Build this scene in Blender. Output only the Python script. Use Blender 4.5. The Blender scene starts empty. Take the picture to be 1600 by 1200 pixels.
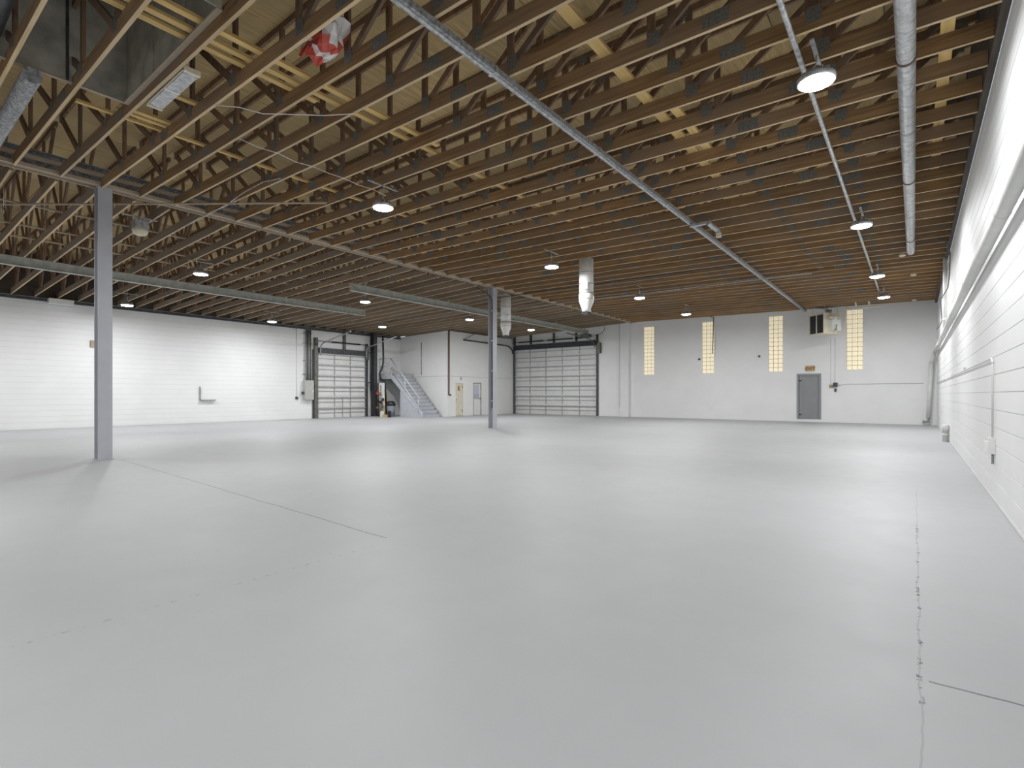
import bpy, math, random
from mathutils import Vector, Matrix
random.seed(7)
S = bpy.context.scene
C = S.collection

# ------------------------------------------------------------------ camera
H = 1.236
cam = bpy.data.cameras.new('camera')
cam.sensor_width = 36.0
cam.lens = 813.36 / 1600 * 36
cam.shift_y = 16.7 / 1600
cam.clip_start = 0.05
camo = bpy.data.objects.new('camera', cam)
C.objects.link(camo)
camo.location = (0, 0, H)
camo.rotation_euler = (math.pi / 2, 0, math.radians(37.7))
S.camera = camo

# ------------------------------------------------------------------ world, exposure
w = bpy.data.worlds.new('world')
S.world = w
w.use_nodes = True
w.node_tree.nodes['Background'].inputs[0].default_value = (0.75, 0.85, 1.0, 1)
w.node_tree.nodes['Background'].inputs[1].default_value = 0.6
S.view_settings.view_transform = 'Standard'
S.view_settings.look = 'None'
S.view_settings.gamma = 1.0
S.view_settings.use_curve_mapping = False
S.view_settings.exposure = 0.0
LED_WATTS = 119.0

# ------------------------------------------------------------------ dimensions
XR, XL, XG = 0.73, -24.81, -12.28      # wall by the camera, far side wall, girder line
YB, YF = 27.08, -12.0                  # end wall, wall behind the camera
ZG, ZR, ZL = 5.145, 4.945, 4.73        # underside of trusses at girder / walls
ZT = 6.15                              # underside of top chords
ZD = 6.24                              # underside of roof deck
XO, YO = -20.8, 20.95                  # corner of the office block


def zr(x): return ZR + (ZG - ZR) * (XR - x) / (XR - XG)
def zl(x): return ZL + (ZG - ZL) * (x - XL) / (XG - XL)


# ------------------------------------------------------------------ materials
class N:
    def __init__(s, name):
        s.m = bpy.data.materials.new(name)
        s.m.use_nodes = True
        s.t = s.m.node_tree
        s.b = s.t.nodes['Principled BSDF']

    def n(s, typ, **k):
        x = s.t.nodes.new(typ)
        for a, v in k.items():
            if a.startswith('i_'):
                key = a[2:]
                x.inputs[int(key) if key.isdigit() else key].default_value = v
            else:
                setattr(x, a, v)
        return x

    def l(s, a, b): s.t.links.new(a, b)

    def math(s, op, a, b=None):
        x = s.n('ShaderNodeMath', operation=op)
        for i, v in enumerate((a, b)):
            if v is None: continue
            if isinstance(v, (int, float)): x.inputs[i].default_value = v
            else: s.l(v, x.inputs[i])
        return x.outputs[0]

    def noise(s, scale, detail=3, vec=(1, 1, 1), coord='Object', rough=.55):
        tc = s.n('ShaderNodeTexCoord')
        mp = s.n('ShaderNodeMapping')
        mp.inputs['Scale'].default_value = vec
        s.l(tc.outputs[coord], mp.inputs[0])
        no = s.n('ShaderNodeTexNoise', i_Scale=scale, i_Detail=detail, i_Roughness=rough)
        s.l(mp.outputs[0], no.inputs['Vector'])
        return no.outputs['Fac']

    def ramp(s, fac, stops):
        r = s.n('ShaderNodeValToRGB')
        e = r.color_ramp.elements
        while len(e) < len(stops): e.new(.5)
        for el, (p, col) in zip(e, stops):
            el.position = p
            el.color = (*col, 1)
        s.l(fac, r.inputs[0])
        return r.outputs[0]

    def mix(s, fac, a, b, mode='MIX'):
        x = s.n('ShaderNodeMix', data_type='RGBA', blend_type=mode)
        for v, i in ((fac, 0), (a, 6), (b, 7)):
            if isinstance(v, (int, float)): x.inputs[i].default_value = v
            elif isinstance(v, tuple): x.inputs[i].default_value = (*v, 1)
            else: s.l(v, x.inputs[i])
        return x.outputs[2]

    def bump(s, h, strength=.3, dist=.01):
        x = s.n('ShaderNodeBump', i_Strength=strength, i_Distance=dist)
        s.l(h, x.inputs['Height'])
        s.l(x.outputs[0], s.b.inputs['Normal'])


def plain(name, col, rough=.5, metal=0., var=.12, scale=6., bump=0., vec=(1, 1, 1), coord='Object'):
    m = N(name)
    f = m.noise(scale, 4, vec, coord)
    lo = tuple(c * (1 - var) for c in col)
    hi = tuple(min(1, c * (1 + var)) for c in col)
    m.l(m.ramp(f, [(.3, lo), (.7, hi)]), m.b.inputs['Base Color'])
    m.b.inputs['Roughness'].default_value = rough
    m.b.inputs['Metallic'].default_value = metal
    if bump: m.bump(f, bump)
    return m.m


def wood(name, a, b, c, vec=(.35, 6, 6), rnd=.35, rough=.75):
    m = N(name)
    oi = m.n('ShaderNodeObjectInfo')
    tc = m.n('ShaderNodeTexCoord')
    off = m.n('ShaderNodeVectorMath', operation='ADD')
    sc = m.n('ShaderNodeVectorMath', operation='SCALE')
    sc.inputs[3].default_value = 60
    cmb = m.n('ShaderNodeCombineXYZ')
    m.l(oi.outputs['Random'], cmb.inputs[0]); m.l(oi.outputs['Random'], cmb.inputs[1])
    m.l(cmb.outputs[0], sc.inputs[0])
    m.l(tc.outputs['Object'], off.inputs[0]); m.l(sc.outputs[0], off.inputs[1])
    mp = m.n('ShaderNodeMapping'); mp.inputs['Scale'].default_value = vec
    m.l(off.outputs[0], mp.inputs[0])
    no = m.n('ShaderNodeTexNoise', i_Scale=3.5, i_Detail=6, i_Roughness=.65)
    m.l(mp.outputs[0], no.inputs['Vector'])
    big = m.n('ShaderNodeTexNoise', i_Scale=.7, i_Detail=2)
    m.l(off.outputs[0], big.inputs['Vector'])
    col = m.ramp(no.outputs['Fac'], [(.3, a), (.62, b)])
    f2 = m.math('MULTIPLY', m.math('SUBTRACT', big.outputs['Fac'], .42), 3.5)
    f2 = m.n('ShaderNodeClamp').inputs[0].node if False else f2
    cl = m.n('ShaderNodeClamp'); m.l(f2, cl.inputs[0])
    col = m.mix(cl.outputs[0], col, c)
    # each board has its own tone
    v = m.math('ADD', m.math('MULTIPLY', oi.outputs['Random'], rnd), 1 - rnd / 2)
    hs = m.n('ShaderNodeHueSaturation')
    m.l(col, hs.inputs['Color']); m.l(v, hs.inputs['Value'])
    m.l(hs.outputs[0], m.b.inputs['Base Color'])
    m.b.inputs['Roughness'].default_value = rough
    m.bump(no.outputs['Fac'], .25, .004)
    return m.m


M = {}
M['chord'] = wood('truss_wood', (.17, .092, .043), (.36, .22, .10), (.26, .185, .125))
M['chord_grey'] = wood('weathered_truss_wood', (.17, .125, .085), (.32, .24, .165), (.27, .225, .18))
M['edge'] = wood('painted_underlight_edge', (.44, .31, .17), (.66, .50, .30), (.55, .43, .28), rnd=.3)  # paler tone stands in for light from below on the bottom chords
M['web'] = wood('web_wood', (.13, .075, .045), (.30, .18, .10), (.20, .14, .10), vec=(4, 4, 1.2))
M['deck'] = wood('roof_deck_wood', (.34, .245, .115), (.60, .44, .21), (.42, .32, .17), vec=(6, .5, 6), rnd=.5)
M['brace'] = wood('fresh_pine', (.60, .40, .14), (.84, .60, .25), (.72, .50, .20), vec=(6, .4, 6), rnd=.3)
M['rim'] = wood('dark_rim_wood', (.05, .04, .032), (.10, .08, .06), (.07, .06, .05), vec=(5, .4, 5))
M['block_wood'] = wood('greyed_wood', (.33, .26, .19), (.48, .39, .28), (.40, .34, .27), vec=(6, .4, 6), rnd=.3)
M['plate'] = plain('galvanised_nail_plate', (.22, .22, .205), .55, .4, .35, 40, .3)
M['galv'] = plain('galvanised_steel', (.50, .51, .52), .42, .55, .35, 14, .1)
M['galv_old'] = plain('dull_galvanised_steel', (.36, .37, .38), .5, .45, .5, 22, .2)
M['beam'] = plain('grey_green_beam_paint', (.40, .41, .37), .55, 0, .22, 5, .1)
M['column'] = plain('pale_grey_column_paint', (.46, .47, .51), .4, 0, .05, 4)
M['stair'] = plain('pale_grey_stair_paint', (.52, .54, .58), .45, 0, .06, 5)
M['tread'] = plain('grey_tread_paint', (.36, .37, .40), .5, 0, .12, 6)
M['darksteel'] = plain('dark_steel', (.075, .078, .085), .5, .3, .4, 8)
M['trackolive'] = plain('olive_track_steel', (.15, .15, .125), .5, .3, .3, 9)
M['rust'] = plain('rust_primer', (.11, .06, .05), .6, 0, .35, 14)
M['black'] = plain('black_plastic', (.02, .02, .022), .45, 0, .2, 9)
M['white'] = plain('white_enamel', (.80, .80, .78), .4, 0, .06, 5)
M['whitepipe'] = plain('white_painted_pipe', (.72, .72, .70), .68, 0, .06, 5)
M['cream'] = plain('cream_enamel', (.72, .66, .52), .45, 0, .08, 5)
M['greydoor'] = plain('grey_door_paint', (.27, .275, .28), .42, 0, .04, 3)
M['greyframe'] = plain('grey_frame_paint', (.30, .31, .325), .42, 0, .05, 3)
M['overhead'] = plain('overhead_door_enamel', (.70, .70, .69), .42, 0, .06, 2)
M['strut'] = plain('door_strut_steel', (.38, .38, .37), .42, .3, .2, 8)
M['shaft'] = plain('dull_sheet_metal', (.48, .46, .39), .6, .1, .35, 3)
M['bin'] = plain('grey_bin_plastic', (.22, .24, .28), .5, 0, .1, 6)
M['red'] = plain('red_plastic', (.62, .10, .07), .45, 0, .2, 6)
M['bagwhite'] = plain('white_plastic_film', (.85, .83, .82), .35, 0, .08, 9)
M['sign'] = plain('tan_sign_plate', (.50, .33, .15), .5, 0, .12, 20)
M['signletter'] = plain('dark_sign_letter', (.16, .06, .03), .5, 0, .1, 20)
M['paper'] = plain('printed_notice', (.55, .57, .66), .5, 0, .2, 60)
M['broom'] = plain('straw', (.62, .43, .16), .8, 0, .25, 30)
M['brass'] = plain('valve_brass', (.36, .27, .14), .4, .5, .3, 18)
M['mortar'] = plain('painted_joint', (.60, .60, .59), .7, 0, .06, 5)
M['boxgrey'] = plain('grey_box_enamel', (.46, .46, .43), .45, 0, .06, 4)
M['insul'] = plain('white_duct_wrap', (.72, .72, .68), .35, .1, .1, 14, .4)


def glow(name, col, strength):
    m = N(name)
    m.b.inputs['Base Color'].default_value = (*col, 1)
    m.b.inputs['Emission Color'].default_value = (*col, 1)
    m.b.inputs['Emission Strength'].default_value = strength
    return m.m


M['led'] = glow('led_lens', (.97, .985, 1), 78)


def glass_block_mat():
    m = N('glass_block')
    f = m.noise(9, 3)
    col = m.ramp(f, [(.3, (.70, .62, .45)), (.7, (.86, .79, .62))])
    m.l(col, m.b.inputs['Base Color'])
    m.l(col, m.b.inputs['Emission Color'])     # daylight coming through the blocks
    m.b.inputs['Emission Strength'].default_value = .55
    m.b.inputs['Roughness'].default_value = .15
    m.bump(f, .5, .02)
    return m.m


M['glass'] = glass_block_mat()


def wall_mat(name, col, blocks=None):
    m = N(name)
    f = m.noise(1.1, 5, (1, 1, 1), 'Object')
    g = m.noise(55, 4)
    lo = tuple(c * .955 for c in col)
    m.l(m.ramp(f, [(.35, lo), (.7, col)]), m.b.inputs['Base Color'])
    m.b.inputs['Roughness'].default_value = .55
    if blocks:
        tc = m.n('ShaderNodeTexCoord')
        sx = m.n('ShaderNodeSeparateXYZ'); m.l(tc.outputs['Object'], sx.inputs[0])
        cb = m.n('ShaderNodeCombineXYZ')
        m.l(sx.outputs[blocks], cb.inputs[0]); m.l(sx.outputs['Z'], cb.inputs[1])
        br = m.n('ShaderNodeTexBrick', i_Scale=1.0)
        br.inputs['Mortar Size'].default_value = .006
        br.inputs['Mortar Smooth'].default_value = .6
        br.inputs['Brick Width'].default_value = .4064
        br.inputs['Row Height'].default_value = .2032
        m.l(cb.outputs[0], br.inputs['Vector'])
        hgt = m.math('SUBTRACT', m.math('MULTIPLY', g, .25), br.outputs['Fac'])
        m.bump(hgt, .35, .004)
    else:
        m.bump(g, .12, .004)
    return m.m


M['wall'] = wall_mat('white_wall_paint', (.83, .835, .83))
M['wallblock'] = wall_mat('white_block_paint', (.84, .845, .84), 'X')
M['walloff'] = wall_mat('white_office_paint', (.85, .855, .84))


def floor_mat():
    m = N('grey_floor_paint')
    tc = m.n('ShaderNodeTexCoord')
    sx = m.n('ShaderNodeSeparateXYZ'); m.l(tc.outputs['Object'], sx.inputs[0])
    x, y = sx.outputs[0], sx.outputs[1]
    f = m.noise(.35, 6, (1, 1, 1), 'Object', .6)
    g = m.noise(3.0, 6)
    h = m.noise(40, 4)
    col = m.ramp(f, [(.3, (.385, .395, .405)), (.7, (.435, .445, .453))])
    col = m.mix(m.math('MULTIPLY', g, .25), col, (.40, .405, .41))
    spot = m.noise(16, 5, (1, 1, 1), 'Object', .75)
    wob = m.math('MULTIPLY', m.math('SUBTRACT', m.noise(2.2, 3), .5), .05)

    def band(c, pos, half, lo_c, lo, hi, thr):
        d = m.math('ABSOLUTE', m.math('SUBTRACT', m.math('ADD', c, wob), pos))
        a = m.math('LESS_THAN', d, half)
        b = m.math('MULTIPLY', m.math('GREATER_THAN', lo_c, lo), m.math('LESS_THAN', lo_c, hi))
        return m.math('MULTIPLY', m.math('MULTIPLY', a, b), m.math('GREATER_THAN', spot, thr))
    # joints between the slabs, paint broken open in places
    ydev = m.math('ADD', y, m.math('MULTIPLY', m.math('SUBTRACT', x, -3.6), .047))
    marks = [(band(ydev, 2.89, .009, x, -11.9, -3.6, .40), .55),
             (band(y, 2.88, .007, x, .05, .73, .36), .75),
             (band(x, .02, .010, y, 2.6, 6.3, .56), .85),
             (band(x, .02, .004, y, 1.0, 8.5, .30), .22),
             (band(x, -3.5, .008, y, .2, 2.9, .55), .40)]
    for mk, s in marks:
        col = m.mix(m.math('MULTIPLY', mk, s), col, (.07, .07, .072))
    m.l(col, m.b.inputs['Base Color'])
    r = m.math('ADD', m.math('MULTIPLY', g, .16), .44)
    m.l(r, m.b.inputs['Roughness'])
    m.bump(m.math('ADD', m.math('MULTIPLY', g, .6), m.math('MULTIPLY', h, .25)), .10, .01)
    return m.m


M['floor'] = floor_mat()


# ------------------------------------------------------------------ mesh builder
class MB:
    def __init__(s): s.v, s.f, s.sm = [], [], []

    def poly(s, pts, faces, smooth=False):
        o = len(s.v)
        s.v += [tuple(p) for p in pts]
        for f in faces:
            s.f.append([o + i for i in f]); s.sm.append(smooth)
        return s

    def box(s, a, b):
        x0, y0, z0 = (min(a[i], b[i]) for i in range(3))
        x1, y1, z1 = (max(a[i], b[i]) for i in range(3))
        return s.poly([(x0, y0, z0), (x1, y0, z0), (x1, y1, z0), (x0, y1, z0), (x0, y0, z1), (x1, y0, z1), (x1, y1, z1), (x0, y1, z1)],
                      [(0, 3, 2, 1), (4, 5, 6, 7), (0, 1, 5, 4), (1, 2, 6, 5), (2, 3, 7, 6), (3, 0, 4, 7)])

    def bar(s, p, q, wd, ht, up=(0, 0, 1)):
        p, q, up = Vector(p), Vector(q), Vector(up)
        d = (q - p).normalized()
        sd = d.cross(up).normalized() * wd / 2
        u = sd.cross(d).normalized() * ht / 2
        pts = [p - sd - u, p + sd - u, p + sd + u, p - sd + u, q - sd - u, q + sd - u, q + sd + u, q - sd + u]
        return s.poly(pts, [(0, 3, 2, 1), (4, 5, 6, 7), (0, 1, 5, 4), (1, 2, 6, 5), (2, 3, 7, 6), (3, 0, 4, 7)])

    def tube(s, pts, r, seg=10, caps=True):
        pts = [Vector(p) for p in pts]
        rs = r if isinstance(r, (list, tuple)) else [r] * len(pts)
        rings = []
        for i, p in enumerate(pts):
            a = pts[max(0, i - 1)]; b = pts[min(len(pts) - 1, i + 1)]
            d = (b - a).normalized()
            ref = Vector((0, 0, 1)) if abs(d.z) < .9 else Vector((0, 1, 0))
            e = d.cross(ref).normalized(); g = e.cross(d).normalized()
            rings.append([p + (e * math.cos(t) + g * math.sin(t)) * rs[i] for t in [2 * math.pi * k / seg for k in range(seg)]])
        o = len(s.v)
        for rg in rings: s.v += [tuple(p) for p in rg]
        for i in range(len(rings) - 1):
            for k in range(seg):
                s.f.append([o + i * seg + k, o + (i + 1) * seg + k, o + (i + 1) * seg + (k + 1) % seg, o + i * seg + (k + 1) % seg]); s.sm.append(True)
        if caps:
            s.f.append([o + k for k in range(seg)]); s.sm.append(False)
            e0 = o + (len(rings) - 1) * seg
            s.f.append([e0 + seg - 1 - k for k in range(seg)]); s.sm.append(False)
        return s

    def lathe(s, prof, seg=24, c=(0, 0, 0)):
        return s.tube([(c[0], c[1], c[2] + z) for r, z in prof], [max(r, 1e-4) for r, z in prof], seg)

    def mesh(s, name, mat):
        me = bpy.data.meshes.new(name)
        me.from_pydata(s.v, [], s.f)
        me.polygons.foreach_set('use_smooth', s.sm)
        me.materials.append(M[mat] if isinstance(mat, str) else mat)
        me.update()
        return me

    def build(s, name, mat, parent=None, loc=None, **props):
        return ob(name, s.mesh(name, mat), parent, loc, **props)


def ob(name, me, parent=None, loc=None, **props):
    o = bpy.data.objects.new(name, me)
    C.objects.link(o)
    if parent is not None: o.parent = parent
    if loc is not None: o.location = loc
    for k, v in props.items(): o[k] = v
    return o


def thing(name, label, cat, loc=(0, 0, 0), rz=0, group=None):
    o = bpy.data.objects.new(name, None)
    o.empty_display_size = .1
    C.objects.link(o)
    o.location = loc; o.rotation_euler = (0, 0, rz)
    o['label'] = label; o['category'] = cat
    if group: o['group'] = group
    return o


def tag(o, label, cat, group=None):
    o['label'] = label; o['category'] = cat
    if group: o['group'] = group
    return o


def copy_tree(o, loc, label=None, parent=None):
    c = o.copy(); C.objects.link(c)
    if parent is None: c.location = loc
    else: c.parent = parent
    if label: c['label'] = label
    for ch in o.children: copy_tree(ch, None, None, c)
    return c


def struct(name, mb, mat, parent=None):
    o = mb.build(name, mat, parent)
    if parent is None: o['kind'] = 'structure'
    return o


def arc(a, b, c, n=6):
    """bend from a over the corner b to c"""
    a, b, c = Vector(a), Vector(b), Vector(c)
    return [tuple(a * (1 - t) ** 2 + b * 2 * t * (1 - t) + c * t * t) for t in [i / n for i in range(n + 1)]]


# ================================================================== THE SHELL
struct('floor', MB().box((XL - .2, YF - .2, -.25), (XR + .2, YB + .25, 0)), 'floor')

# ---- block walls: courses proud of their joints
def course_wall(name, xf, sgn, ztop, dep=.007, e=.004):
    core = struct(name, MB().box((xf + sgn * dep, YF, 0), (xf + sgn * .2, YB + .2, ztop)), 'mortar')
    edges = [0.0, .045]
    while edges[-1] + .2032 < ztop: edges.append(edges[-1] + .2032)
    edges.append(ztop)
    for a, b in zip(edges[:-1], edges[1:]):
        if b - a < .03: continue
        mb = MB(); j = dep * .2
        x0, x1 = xf, xf + sgn * .012
        y0, y1 = YF, YB
        # front face with eased edges
        pts = [(x1, y0, a + j), (x1, y1, a + j), (x1, y1, b - j), (x1, y0, b - j), (x0, y0, a + j + e), (x0, y1, a + j + e), (x0, y1, b - j - e), (x0, y0, b - j - e)]
        fc = [(4, 7, 6, 5), (0, 4, 5, 1), (3, 2, 6, 7), (0, 3, 7, 4), (1, 5, 6, 2)]
        if sgn < 0: fc = [tuple(reversed(f)) for f in fc]
        mb.poly(pts, fc).build('block_course', 'wall', core)
    return core


course_wall('wall_right', XR, 1, 4.945)
course_wall('wall_left', XL, -1, 4.60, .004, .003)
struct('wall_rear', MB().box((XL - .2, YF - .2, 0), (XR + .2, YF, 6.3)), 'wall')


# ---- end wall, with openings for the windows, the exit door and the big overhead door
WINS = [(-11.775, -11.18), (-8.615, -8.02), (-5.49, -4.885), (-2.355, -1.765)]
WZ0, WZ1 = 2.32, 4.95
DX0, DX1, DZ0, DZ1 = -4.30, -3.32, .13, 2.20
BX0, BX1, BZ = -20.72, -14.62, 4.32


def end_wall():
    mb = MB()
    opens = [(BX0, BX1, 0, BZ), (DX0, DX1, DZ0, DZ1)] + [(a, b, WZ0, WZ1) for a, b in WINS]
    xs = sorted({XL - .2, XR + .2} | {o[0] for o in opens} | {o[1] for o in opens})
    zs = sorted({0, 6.3} | {o[2] for o in opens} | {o[3] for o in opens})
    # merge cells into vertical strips
    for x0, x1 in zip(xs[:-1], xs[1:]):
        run = None
        for z0, z1 in zip(zs[:-1], zs[1:]):
            cx, cz = (x0 + x1) / 2, (z0 + z1) / 2
            hole = any(o[0] < cx < o[1] and o[2] < cz < o[3] for o in opens)
            if hole:
                if run is not None: mb.box((x0, YB, run), (x1, YB + .25, z0)); run = None
            elif run is None: run = z0
        if run is not None: mb.box((x0, YB, run), (x1, YB + .25, zs[-1]))
    return struct('wall_back', mb, 'wallblock')


wb = end_wall()
struct('trim_1', MB().box((-13.12, YB - .14, 0), (-12.62, YB, 5.3)), 'wall')          # pier under the girder end
struct('trim_2', MB().box((-13.16, YB - .145, .55), (-13.13, YB, 5.28)), 'mortar')

# ---- office block in the corner
o1 = MB()
o1.poly([(XL, YO, 0), (XO, YO, 0), (XO, YO + .2, 0), (XL, YO + .2, 0), (XL, YO, zl(XL) - .01), (XO, YO, zl(XO) - .01), (XO, YO + .2, zl(XO) - .01), (XL, YO + .2, zl(XL) - .01)],
        [(0, 3, 2, 1), (4, 5, 6, 7), (0, 1, 5, 4), (1, 2, 6, 5), (2, 3, 7, 6), (3, 0, 4, 7)])
struct('wall_office_side', o1, 'walloff')
OD = [(21.58, 22.28, 1.96), (23.11, 23.86, 1.96)]
o2 = MB()
ys = [YO + .2, OD[0][0], OD[0][1], OD[1][0], OD[1][1], YB]
for i, (a, b) in enumerate(zip(ys[:-1], ys[1:])):
    o2.box((XO - .2, a, 1.96 if i % 2 else 0), (XO, b, zl(XO) - .012))
struct('wall_office_front', o2, 'walloff')
struct('trim_3', MB().box((XO, YO + .01, 2.27), (XO + .012, YB - .3, 2.30)).box((XL + 1.5, YO - .012, 2.27), (XO + .012, YO, 2.30)), 'mortar')

# ---- rim boards where the trusses meet the walls
struct('trim_4', MB().box((XR - .07, YF, 4.95), (XR, YB, ZD)), 'rim')
struct('trim_5', MB().box((XL, YF, 4.60), (XL + .09, YO - .01, 4.70)), 'darksteel')
struct('trim_6', MB().box((XL - .1, YF, 4.705), (XL + .03, YO, 4.725)), 'wall')
struct('trim_7', MB().box((XL - .12, YF, 4.73), (XL + .03, YO, ZD)), 'rim')
struct('trim_8', MB().box((XL, YB - .03, 5.42), (XR - .08, YB, ZD)), 'rim')

# ---- roof deck: plywood sheets, joints open by a few millimetres
roof = struct('ceiling', MB().box((XL - .2, YF - .2, ZD + .03), (XR + .2, .455, ZD + .12)).box((XL - .2, 2.41, ZD + .03), (XR + .2, YB + .25, ZD + .12))
              .box((XL - .2, .455, ZD + .03), (-8.475, 2.41, ZD + .12)).box((-5.615, .455, ZD + .03), (XR + .2, 2.41, ZD + .12)), 'rim')
sheet = MB().box((.004, .004, 0), (2.43, 1.214, .02)).mesh('deck_sheet', 'deck')
ny = 0
y = -1.9
while y < YB - .1:
    x = XL + .12 - (ny % 2) * 1.22
    while x < XR - .1:
        x0, x1 = max(x, XL + .05), min(x + 2.438, XR - .08)
        y1 = min(y + 1.219, YB - .05)
        inshaft = (x0 < -5.6 and x1 > -8.5 and y < 2.43 and y1 > .45)
        if not inshaft:
            if abs(x1 - x0 - 2.438) < .01 and abs(y1 - y - 1.219) < .01:
                ob('deck_sheet', sheet, roof, (x, y, ZD))
            elif x1 - x0 > .1 and y1 - y > .1:
                MB().box((x0 + .004, y + .004, ZD), (x1 - .004, y1 - .004, ZD + .02)).build('deck_sheet', 'deck', roof)
        x += 2.438
    y += 1.219; ny += 1
MB().box((XL, YF, ZD), (XR - .08, -1.91, ZD + .02)).build('deck_sheet', 'deck', roof)

# ================================================================== GIRDER AND COLUMNS
gd = thing('steel_girder', 'long grey steel girder carried on the two columns with wooden strips along it', 'beam', (XG, 0, ZG))
gz = .06
GB, GT = YF + .05, YB - .16
MB().box((-.07, GB, gz), (.07, GT, gz + .018)).build('bottom_flange', 'block_wood', gd)
MB().box((-.008, GB, gz + .018), (.008, GT, .37)).build('beam_web', 'galv_old', gd)
MB().box((-.10, GB, .37), (.10, GT, .385)).build('top_flange', 'galv_old', gd)
for sx in (-1, 1):
    MB().box((sx * .10, GB, .035), (sx * .138, GT, .10)).build('nailer_strip', 'block_wood', gd)
    MB().box((sx * .10, GB, .20), (sx * .138, GT, .27)).build('nailer_strip', 'block_wood', gd)


def h_column(y, label):
    t = thing('steel_column', label, 'column', (XG, y, 0))
    wdt, d, top = .225, .23, ZG + .03
    mb = MB()
    mb.box((d / 2 - .016, -wdt / 2, .012), (d / 2, wdt / 2, top))
    mb.build('flange', 'column', t)
    MB().box((-d / 2, -wdt / 2, .012), (-d / 2 + .016, wdt / 2, top)).build('flange', 'column', t)
    MB().box((-d / 2 + .016, -.006, .012), (d / 2 - .016, .006, top)).build('column_web', 'column', t)
    MB().box((-d / 2 - .02, -wdt / 2 - .02, 0), (d / 2 + .02, wdt / 2 + .02, .012)).build('base_plate', 'column', t)
    MB().box((-.07, -.1, top), (.07, .1, ZG + .059)).build('cap_plate', 'column', t)
    return t


h_column(3.10, 'pale grey steel column near the dusty roof shaft, with bare sides')
c2 = h_column(14.72, 'pale grey steel column with a dark conduit strapped in its recess')
cd = MB()
cd.tube([(-12.25, 14.66, .75), (-12.25, 14.66, 4.55)] + arc((-12.25, 14.66, 4.6), (-12.25, 14.66, 4.9), (-12.5, 14.1, 5.1)), .022, 8)
t = tag(cd.build('conduit', 'darksteel'), 'dark conduit running up the recess of the far steel column', 'conduit')
for z in (1.0, 2.1, 3.2, 4.3):
    MB().box((-12.30, 14.635, z), (-12.20, 14.645, z + .03)).build('clamp', 'galv', t)

# ================================================================== TRUSSES
CH, TH = .18, .04
NODES_R = [-10.9, -9.45, -8.05, -6.75, -5.27, -3.79, -2.30, -.85]
XA, XB = XG + .15, XR - .075
LA, LB = XL + .04, XG - .15


def bar_web(p, q):
    return MB().bar((p[0], 0, p[1]), (q[0], 0, q[1]), .086, TH, (0, 1, 0))


def chord_mesh(name, x0, z0, x1, z1, h, mat, edge=None):
    mb = MB(); t = TH / 2
    mb.poly([(x0, -t, z0), (x1, -t, z1), (x1, t, z1), (x0, t, z0), (x0, -t, z0 + h), (x1, -t, z1 + h), (x1, t, z1 + h), (x0, t, z0 + h)],
            [(0, 3, 2, 1), (4, 5, 6, 7), (0, 1, 5, 4), (1, 2, 6, 5), (2, 3, 7, 6), (3, 0, 4, 7)])
    me = mb.mesh(name, mat)
    if edge:                       # lower face coloured paler to mimic light bounced off the floor
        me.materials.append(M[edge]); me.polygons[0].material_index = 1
    return me


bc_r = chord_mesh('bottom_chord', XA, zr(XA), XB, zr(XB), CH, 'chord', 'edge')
tc_r = chord_mesh('top_chord', XA, ZT, XB, ZT, .088, 'web')
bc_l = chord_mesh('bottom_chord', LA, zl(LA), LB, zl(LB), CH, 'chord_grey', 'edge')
tc_l = chord_mesh('top_chord', LA, ZT, LB, ZT, .088, 'web')
webs_r, plates_r = [], []
for i, x in enumerate(NODES_R):
    zb = zr(x) + CH
    webs_r.append(bar_web((x, zb - .01), (x, ZT + .01)))
    right = x > -6
    nx = NODES_R[i + 1] - .06 if right and i + 1 < len(NODES_R) else (x + 1.35 if right else (NODES_R[i - 1] + .06 if i else x - 1.15))
    sx = .10 if right else -.10
    webs_r.append(bar_web((x + sx, zb - .01), (nx, ZT + .01)))
    plates_r.append(MB().box((x - .07 + sx * .4, -TH / 2 - .004, zb - .11), (x + .07 + sx * .4, TH / 2 + .004, zb + .05)))
    plates_r.append(MB().box((nx - .06, -TH / 2 - .003, ZT - .05), (nx + .06, TH / 2 + .003, ZT + .07)))
splices = []
for x in (-4.55, -9.0, -1.5):
    z = zr(x)
    splices.append(MB().box((x - .13, -TH / 2 - .004, z + .025), (x + .13, TH / 2 + .004, z + .16)))
webs_l = []
xs = [-13.4 - 1.75 * i for i in range(7)]
for x in xs:
    zb = zl(x) + CH
    webs_l.append(bar_web((x, zb - .01), (x, ZT + .01)))
    webs_l.append(bar_web((x + .09, zb - .01), (x + .80, ZT + .01)))
    webs_l.append(bar_web((x - .09, zb - .01), (x - .78, ZT + .01)))


def joined(list_mb):
    r = MB()
    for m_ in list_mb: r.poly(m_.v, m_.f)
    return r


web_r = [m_.mesh('web_member', 'web') for m_ in webs_r]
pl_r = [m_.mesh('nail_plate', 'plate') for m_ in plates_r]
web_l = [m_.mesh('web_member', 'web') for m_ in webs_l]
sp_r = [m_.mesh('splice_plate', 'plate') for m_ in splices]
far_r = joined(webs_r).mesh('web_members', 'web')
far_pr = joined(plates_r).mesh('nail_plates', 'plate')
far_l = joined(webs_l).mesh('web_members', 'web')
GR = 'wooden roof trusses between girder and block wall'
GL = 'wooden roof trusses between girder and far side wall'
def nth(k): return '%d%s' % (k, 'th' if 10 < k % 100 < 14 else {1: 'st', 2: 'nd', 3: 'rd'}.get(k % 10, 'th'))


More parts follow.
